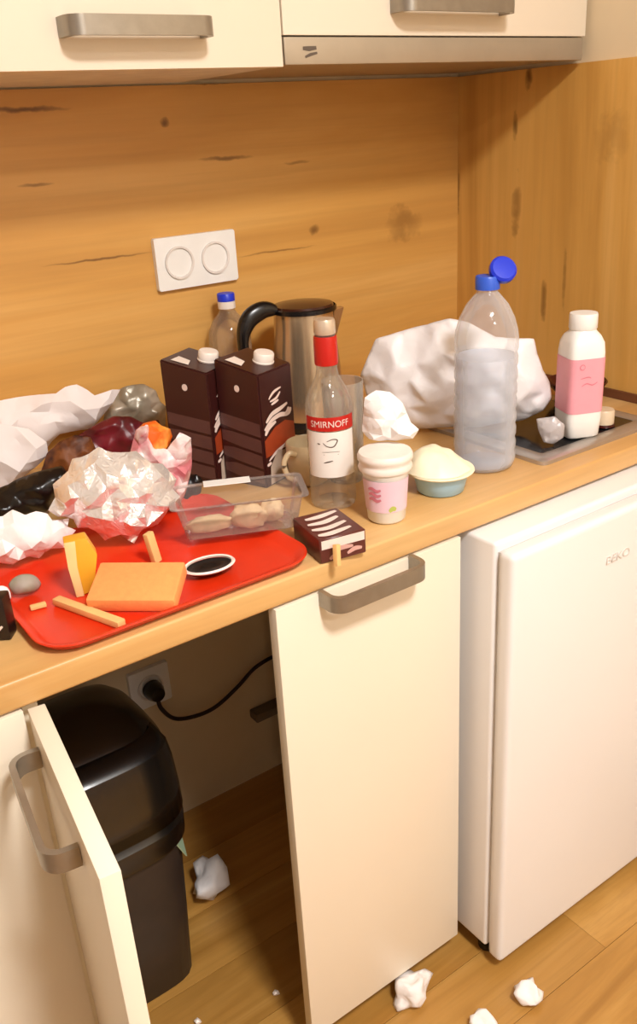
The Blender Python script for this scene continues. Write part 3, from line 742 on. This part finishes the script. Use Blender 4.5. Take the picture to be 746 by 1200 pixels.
# kettle
ke = thing('kettle', 'steel kettle with a dark lid and black handle against the backsplash', 'kettle', (-0.488, -0.135, ZT+0.0004), math.radians(-10))
obj('base_plate', lathe([(0, 0), (.068, 0), (.069, .010), (.060, .018), (0, .018)], 44), m_dark, ke, 40)
obj('body', lathe([(0, .0185), (.062, .0185), (.064, .024), (.062, .06), (.057, .12), (.052, .17), (.0505, .198), (0, .198)], 48), m_kettle, ke, 60)
obj('lid', lathe([(0, .1985), (.053, .1985), (.054, .204), (.050, .2105), (.030, .214), (.0, .2155)], 44), m_lid, ke, 40)
obj('lid_rim', lathe([(.0542, .199), (.0565, .200), (.0565, .206), (.0545, .2075)], 44), m_dark, ke, 40)
hp = smooth_path([(-.052, 0, .207), (-.075, 0, .209), (-.100, 0, .196), (-.113, 0, .165), (-.108, 0, .12), (-.085, 0, .085), (-.0615, 0, .07)], 6)
bm = bmesh.new(); rings = []
for i, p in enumerate(hp):
    t = (hp[min(i+1, len(hp)-1)]-hp[max(i-1, 0)]).normalized(); nn = Vector((-t.z, 0, t.x)); w = .012; d_ = .009+.007*math.sin(PI*min(1, i/(len(hp)*0.5)))*(1 if i < len(hp)*.5 else 1)
    rings.append([p+nn*d_*math.cos(2*PI*k/14)+Vector((0, 1, 0))*w*math.sin(2*PI*k/14) for k in range(14)])
obj('handle', loft(rings, True, bm), m_dark, ke, 60)
sp_ = bmesh.new(); loft([[(.047, -.018, .150), (.047, .018, .150), (.054, .012, .150), (.054, -.012, .150)], [(.046, -.024, .196), (.046, .024, .196), (.074, .006, .196), (.074, -.006, .196)]], True, sp_)
obj('spout', sp_, m_kettle, ke, 40)

# beige mug behind the spirit bottle
mg = thing('mug', 'beige mug with its handle behind the spirit bottle and carton', 'mug', (-0.652, -0.365, ZT+0.0004), 0)
obj('cup', lathe([(0, .001), (.024, 0), (.029, .004), (.031, .030), (.032, .062), (.0305, .063), (.029, .06), (.028, .012), (0, .008)], 40), m_ceram, mg, 60)
obj('handle', tube(smooth_path([(-.029, -.012, .052), (-.040, -.010, .055), (-.048, -.008, .040), (-.042, -.010, .020), (-.029, -.012, .014)], 5), .0042), m_ceram, mg, 60)

# ------------------------------------------------------------------ tray and the rubbish on it
tr = thing('red_tray', 'glossy red plastic tray along the worktop edge under the rubbish', 'tray', (-0.968, -0.455, ZT+0.0004))
TW, TD = 0.336, 0.282
loops = [[(a, b, z) for a, b in rrect(w, d_, r, 8)] for (w, d_, r, z) in ((TW-.03, TD-.03, .03, 0.0), (TW-.012, TD-.012, .036, .0035), (TW, TD, .042, .010), (TW+.004, TD+.004, .044, .0115), (TW+.003, TD+.003, .044, .013), (TW-.006, TD-.006, .039, .0125), (TW-.02, TD-.02, .032, .0055), (TW-.03, TD-.03, .03, .0032))]
obj('tray_body', loft(loops), m_red, tr, 50)
ZR = ZT+0.0040
# clear tub with bread pieces
ax = Vector((-0.9103, -0.4566)); bx = Vector((-0.7836, -0.5187)); dv = (bx-ax); ang = math.atan2(dv.y, dv.x); ctl = 0.152
ct = thing('clear_tub', 'clear rectangular plastic tub holding bread pieces', 'tub', (ax.x, ax.y, ZT+0.0140), ang)
TB = [(0.0, .006, .004, .140, .046), (.0, .004, .002, .142, .048)]
def rr3(x0, y0, x1, y1, r, z): return [(a, b, z) for a, b in rrect(x1-x0, y1-y0, r, 4, (x0+x1)/2, (y0+y1)/2)]
shell = loft([rr3(.010, .006, .142, .060, .006, .0009), rr3(.010, .006, .142, .060, .006, 0), rr3(.006, .002, .146, .064, .007, .002), rr3(-.004, -.004, .156, .070, .009, .046), rr3(-.011, -.010, .163, .076, .010, .047), rr3(-.011, -.010, .163, .076, .010, .0485), rr3(-.003, -.003, .155, .069, .009, .0475)], False)
shell.faces.new([v for v in shell.verts[:28]])
obj('tub_wall', shell, m_tub, ct, 50)
lid = obj('paper_strip', box((.034, .055, .050), (.095, .074, .0512), 0.0), m_whitep, ct); lid['label'] = 'white strip on the rim'
for k, (px, py, pz, rx, ry, rz, sd) in enumerate(((.036, .030, .0015, .030, .016, .010, 3), (.086, .030, .0015, .024, .019, .016, 7), (.118, .036, .0015, .015, .014, .017, 9))):
    o = obj('bread_piece', wad(rx, ry, rz, sd, .16, 1.1, 3, 0), m_bread, None, 60)
    wpt = Matrix.Translation((ax.x, ax.y, ZT+0.0145)) @ Matrix.Rotation(ang, 4, 'Z') @ Vector((px, py, pz))
    o.location = wpt; o.rotation_euler = (0, 0, ang)
    tag(o, ['long flat bread piece in the clear tub by the sponge end', 'round bread piece in the middle of the clear tub', 'small upright bread piece in the clear tub by the spirit bottle'][k], 'bread', 'bread pieces in the clear tub')

# chocolate box at the tray corner
cbx = thing('snack_box', 'small brown and cream snack box at the tray corner', 'box', (*(-0.8007, -0.5993), ZT+0.0004), math.radians(-10))
def wmat(): return None
W_, D_, H_ = 0.062, 0.078, 0.032
obj('carton', box((0, 0, 0), (W_, D_, H_), .0012, 1), mat('box_brown', (92, 44, 38), .35), cbx, 40)
fn = lambda a, b: (a, -.0005, b)
obj('print_strip', flat_poly([(.002, .0185), (.060, .0185), (.060, .030), (.002, .030)], fn), m_offw, cbx)
pr = bmesh.new()
for q in ([(.012, .004), (.018, .007), (.024, .006)], [(.036, .006), (.046, .010), (.056, .009)], [(.018, .014), (.030, .0155), (.044, .0145)]): stroke(curve2(q), .006, fn, pr)
obj('print_script', pr, mat('print_dusty', (206, 160, 150), .4), cbx)
ft = lambda a, b: (a, b, H_+.0006); pr = bmesh.new()
for q in ([(.004, .012), (.020, .010), (.050, .016)], [(.004, .030), (.024, .026), (.052, .034)], [(.006, .046), (.028, .044), (.050, .052)], [(.010, .062), (.030, .062), (.056, .068)]): stroke(curve2(q), .010, ft, pr)
obj('print_swirl', pr, m_offw, cbx)
st = obj('broken_stick', box((-.0035, -.0035, 0), (.0035, .0035, .026), .001), m_fry, None, 40); st.location = (*(-0.7896, -0.6153), ZT+0.0006); st.rotation_euler = (math.radians(-12), math.radians(14), 0.2)
st.location.y -= 0.002; st.location.z += 0.001
tag(st, 'short pale stick leaning on the front of the snack box', 'stick')

# lens-shaped dark dish
ds = thing('dark_dish', 'small black oval dish with a white rim on the red tray', 'dish', (*(-0.9156, -0.5330), ZR), math.radians(-8))
obj('dish_body', lathe([(0, .0002), (.012, .0002), (.026, .006), (.0285, .0085), (.026, .0095), (.012, .005), (0, .004)], 36, sx=1.05, sy=.74), m_dark, ds, 60)
obj('rim', lathe([(.0262, .0098), (.0295, .0090), (.0308, .0105), (.029, .0125), (.0264, .0115)], 36, sx=1.05, sy=.74), m_cap, ds, 60)

# orange sponge
sg = obj('sponge', box((-.050, -.031, 0), (.050, .031, .018), .003, 2), m_sponge, None, 40)
a_ = Vector((-1.0622, -0.5352)); b_ = Vector((-0.9848, -0.6037)); c_ = Vector((-1.0078, -0.5366)); an = math.atan2((b_-a_).y, (b_-a_).x)
sg.location = (c_.x, c_.y, ZT+0.013); sg.rotation_euler = (math.radians(16), 0, an)
tag(sg, 'flat orange kitchen sponge lying on the red tray', 'sponge')
# yellow wedge with a pale rind
wd = thing('fruit_wedge', 'yellow wedge with a pale rind standing between tissue and sponge', 'fruit', *[(*q[:2], ZR) for q in ((*(-1.0504, -0.4664), 0),)], rz=0)
spec = ((-1.0555, -0.4769, 0.8225), -0.2989, [(-0.008, 0.069), (0.017, 0.070), (0.026, 0.047), (0.016, 0.003), (0.002, -0.012), (-0.005, -0.004), (-0.008, 0.037)])
ol = [(a, max(b, 0)) for a, b in spec[2]]; wd.location = spec[0]; wd.rotation_euler = (0, 0, spec[1]); wd.location.z = ZR
obj('flesh', prism([ol[0], ol[1], ol[2], ol[3], ol[4], ol[5], ol[6]], -.006, .014, 'xz', .002), m_cheese, wd, 40)
rp = [ol[0], ((ol[0][0]+ol[1][0])/2, ol[0][1]), (ol[6][0]+.010, ol[6][1]), (ol[4][0]+.002, ol[4][1]), ol[5], ol[6]]
obj('rind', prism(rp, -.0085, -.0062, 'xz', .0006), m_rind, wd, 40)
# sticks
def stick(p, q, w, label, h=0.006, z=ZR):
    a, b = Vector(p), Vector(q); L = (b-a).length
    o = obj('wooden_stick', box((0, -w/2, 0), (L, w/2, h), .0015), m_fry, None, 40); o.location = (a.x, a.y, z+0.0004); o.rotation_euler = (0, 0, math.atan2((b-a).y, (b-a).x))
    return tag(o, label, 'stick', 'pale sticks on the tray')
stick((-1.0854, -0.4814), (-1.0500, -0.5819), 0.011, 'long pale stick lying before the orange sponge', 0.008)
stick((-1.1143, -0.4765), (-1.0966, -0.4793), 0.007, 'short pale stick end beside the grey pulp lump', 0.005)
o = obj('wooden_stick', box((-.006, -.004, 0), (.006, .004, .040), .0015), m_fry, None, 40); o.location = (*(-0.9524, -0.4665), ZR+0.0006); o.rotation_euler = (math.radians(-8), math.radians(-4), .4)
o.location.z += 0.001
tag(o, 'upright pale stick behind the orange sponge', 'stick', 'pale sticks on the tray')

# wrappings: nearest ones first
bundle('crumpled_tissue', 'white crumpled tissue on the tray beside the yellow wedge', 'tissue', ((-1.0774, -0.3519, 0.8225), -0.2446, [(-0.047, 0.030), (-0.035, 0.070), (-0.015, 0.064), (-0.003, 0.072), (0.011, 0.060), (0.024, 0.064), (0.037, 0.057), (0.041, 0.044), (0.061, 0.040), (0.057, 0.029), (0.068, 0.017), (0.053, 0.004), (0.049, -0.007), (0.033, -0.003), (0.017, -0.019), (0.004, -0.011), (-0.016, -0.016), (-0.042, -0.005)]), 0.026, m_paper, 21, 0.0095, 0.0125, 0.85, lv=1)
bundle('pulp_lump', 'grey pulpy lump below the white tissue', 'lump', ((-1.1073, -0.4366, 0.8225), -0.2359, [(-0.016, 0.013), (-0.008, 0.026), (0.006, 0.027), (0.018, 0.020), (0.021, 0.003), (0.015, -0.009), (-0.001, -0.009), (-0.013, -0.004)]), 0.012, m_greyl, 23, 0.002, 0.012, 0.3)
bundle('crumpled_tissue', 'small white paper twist at the tray end above the black packet', 'tissue', ((-1.1365, -0.4400, 0.8225), -0.2073, [(-0.019, 0.010), (-0.007, 0.025), (0.009, 0.021), (0.014, 0.010), (0.013, -0.007), (0.001, -0.011), (-0.018, -0.003)]), 0.008, m_paper, 25, 0.002, 0.010, 0.4)
bk = thing('dark_packet', 'black packet with white script left of the red tray', 'packet', (*(-1.1655, -0.5106), ZT+0.0004), math.radians(-36))
obj('packet_body', box((-.030, .000, 0), (.018, .022, .050), .003, 2), mat('packet_black', (30, 18, 16), .35), bk, 40)
fn = lambda a, b: (a, -.0006, b); pr = bmesh.new()
for q in ([(-.010, .014), (.002, .020), (.010, .026)], [(-.006, .008), (.004, .012), (.012, .018)]): stroke(curve2(q), .004, fn, pr)
obj('print_script', pr, m_offw, bk)
bundle('foil_wrap', 'shiny silver crumpled foil heaped in the middle of the tray', 'foil', ((-0.9588, -0.3901, 0.8225), -0.3619, [(-0.087, 0.051), (-0.076, 0.068), (-0.076, 0.089), (-0.055, 0.106), (-0.048, 0.122), (-0.027, 0.126), (-0.014, 0.135), (0.001, 0.124), (0.030, 0.120), (0.046, 0.101), (0.060, 0.095), (0.075, 0.069), (0.068, 0.054), (0.077, 0.040), (0.059, 0.022), (0.044, -0.000), (0.023, -0.006), (0.010, -0.024), (-0.005, -0.008), (-0.025, -0.012), (-0.039, 0.010), (-0.056, 0.013), (-0.059, 0.030), (-0.077, 0.036)]), 0.036, m_foil, 31, 0.0085, 0.0115, 0.9, lv=1)
w_ = bundle('snack_wrapper', 'torn pink and white snack wrapper with orange contents behind the foil', 'wrapper', ((-0.8790, -0.3270, 0.8225), -0.4074, [(-0.046, 0.019), (-0.037, 0.063), (-0.026, 0.098), (-0.016, 0.123), (0.001, 0.130), (0.006, 0.096), (0.021, 0.089), (0.040, 0.111), (0.055, 0.102), (0.052, 0.060), (0.041, 0.022), (0.023, -0.009), (-0.026, -0.005)]), 0.022, m_wrap, 41, 0.0085, 0.011, 0.9, lv=1)
sn = obj('snack', wad(0.025, 0.015, 0.026, 15, .2, 1.4, 2), m_snack, w_, 40)
sn.location = (0.006, 0.006, 0.086); sn['label'] = 'orange snack showing at the torn top'
bundle('black_bag', 'black plastic bag sagging under the white paper', 'bag', ((-1.0293, -0.1952, 0.8185), -0.2517, [(-0.082, -0.026), (-0.069, 0.036), (-0.023, 0.040), (0.002, 0.052), (0.029, 0.062), (0.065, 0.066), (0.073, 0.044), (0.055, -0.003), (0.037, -0.029), (-0.026, -0.033)]), 0.028, m_bagb, 51, 0.007, 0.016, 0.6)
bundle('brown_crust', 'brown crusty food remains behind the foil beside the black bag', 'food', ((-0.9389, -0.1475, 0.8185), -0.3100, [(-0.042, 0.002), (-0.025, 0.054), (-0.004, 0.077), (0.020, 0.086), (0.041, 0.078), (0.046, 0.047), (0.037, -0.007), (0.012, -0.042), (-0.036, -0.035)]), 0.018, m_brownp, 53, 0.006, 0.011, 0.6)
bundle('maroon_packet', 'crumpled dark maroon packet between the white paper and the foil', 'packet', ((-0.8562, -0.1110, 0.8185), -0.3598, [(-0.053, -0.032), (-0.045, 0.050), (-0.012, 0.076), (0.016, 0.089), (0.041, 0.083), (0.057, 0.064), (0.082, 0.066), (0.088, 0.034), (0.064, -0.030), (0.016, -0.055), (-0.037, -0.049)]), 0.016, m_mar, 55, 0.006, 0.014, 0.7)
bundle('grey_wrapper', 'greyish see-through wrapper leaning near the cartons', 'wrapper', ((-0.7668, -0.0203, 0.8185), -0.3949, [(-0.068, -0.051), (-0.056, 0.046), (-0.042, 0.080), (-0.008, 0.105), (0.021, 0.105), (0.040, 0.082), (0.045, 0.048), (0.054, 0.032), (0.048, -0.020), (0.030, -0.066), (-0.029, -0.067)]), 0.018, m_greyp, 57, 0.007, 0.014, 0.7)
bundle('paper_bag', 'big white paper bag lying over the back of the pile', 'bag', ((-0.9631, -0.0237, 0.8185), -0.2669, [(-0.130, -0.048), (-0.109, 0.111), (-0.020, 0.122), (0.031, 0.122), (0.064, 0.119), (0.079, 0.131), (0.098, 0.134), (0.114, 0.115), (0.122, 0.102), (0.151, 0.109), (0.164, 0.104), (0.149, 0.078), (0.131, 0.049), (0.110, 0.023), (0.059, 0.024), (0.032, -0.009), (-0.004, -0.026), (-0.052, -0.046), (-0.081, -0.058)]), 0.024, m_bagw2, 61, 0.0085, 0.020, 0.8, lv=1)
bundle('paper_sheet', 'white creased paper sheet hanging over the black bag', 'paper', ((-1.0356, -0.1001, 0.8185), -0.2291, [(-0.053, -0.016), (-0.028, 0.119), (0.025, 0.115), (0.063, 0.098), (0.085, 0.070), (0.084, 0.046), (0.063, 0.028), (0.040, 0.013), (0.007, -0.005), (-0.019, -0.016)]), 0.016, m_bagw2, 67, 0.0075, 0.018, 0.8, lv=1)
bundle('black_scrap', 'black film scrap between the pink wrapper and the clear tub', 'scrap', ((-0.8276, -0.3155, 0.8225), -0.4435, [(-0.017, -0.002), (-0.017, 0.019), (-0.003, 0.036), (0.015, 0.039), (0.023, 0.027), (0.018, 0.004), (0.004, -0.007)]), 0.009, m_bagb, 71, 0.003, 0.010, 0.6)
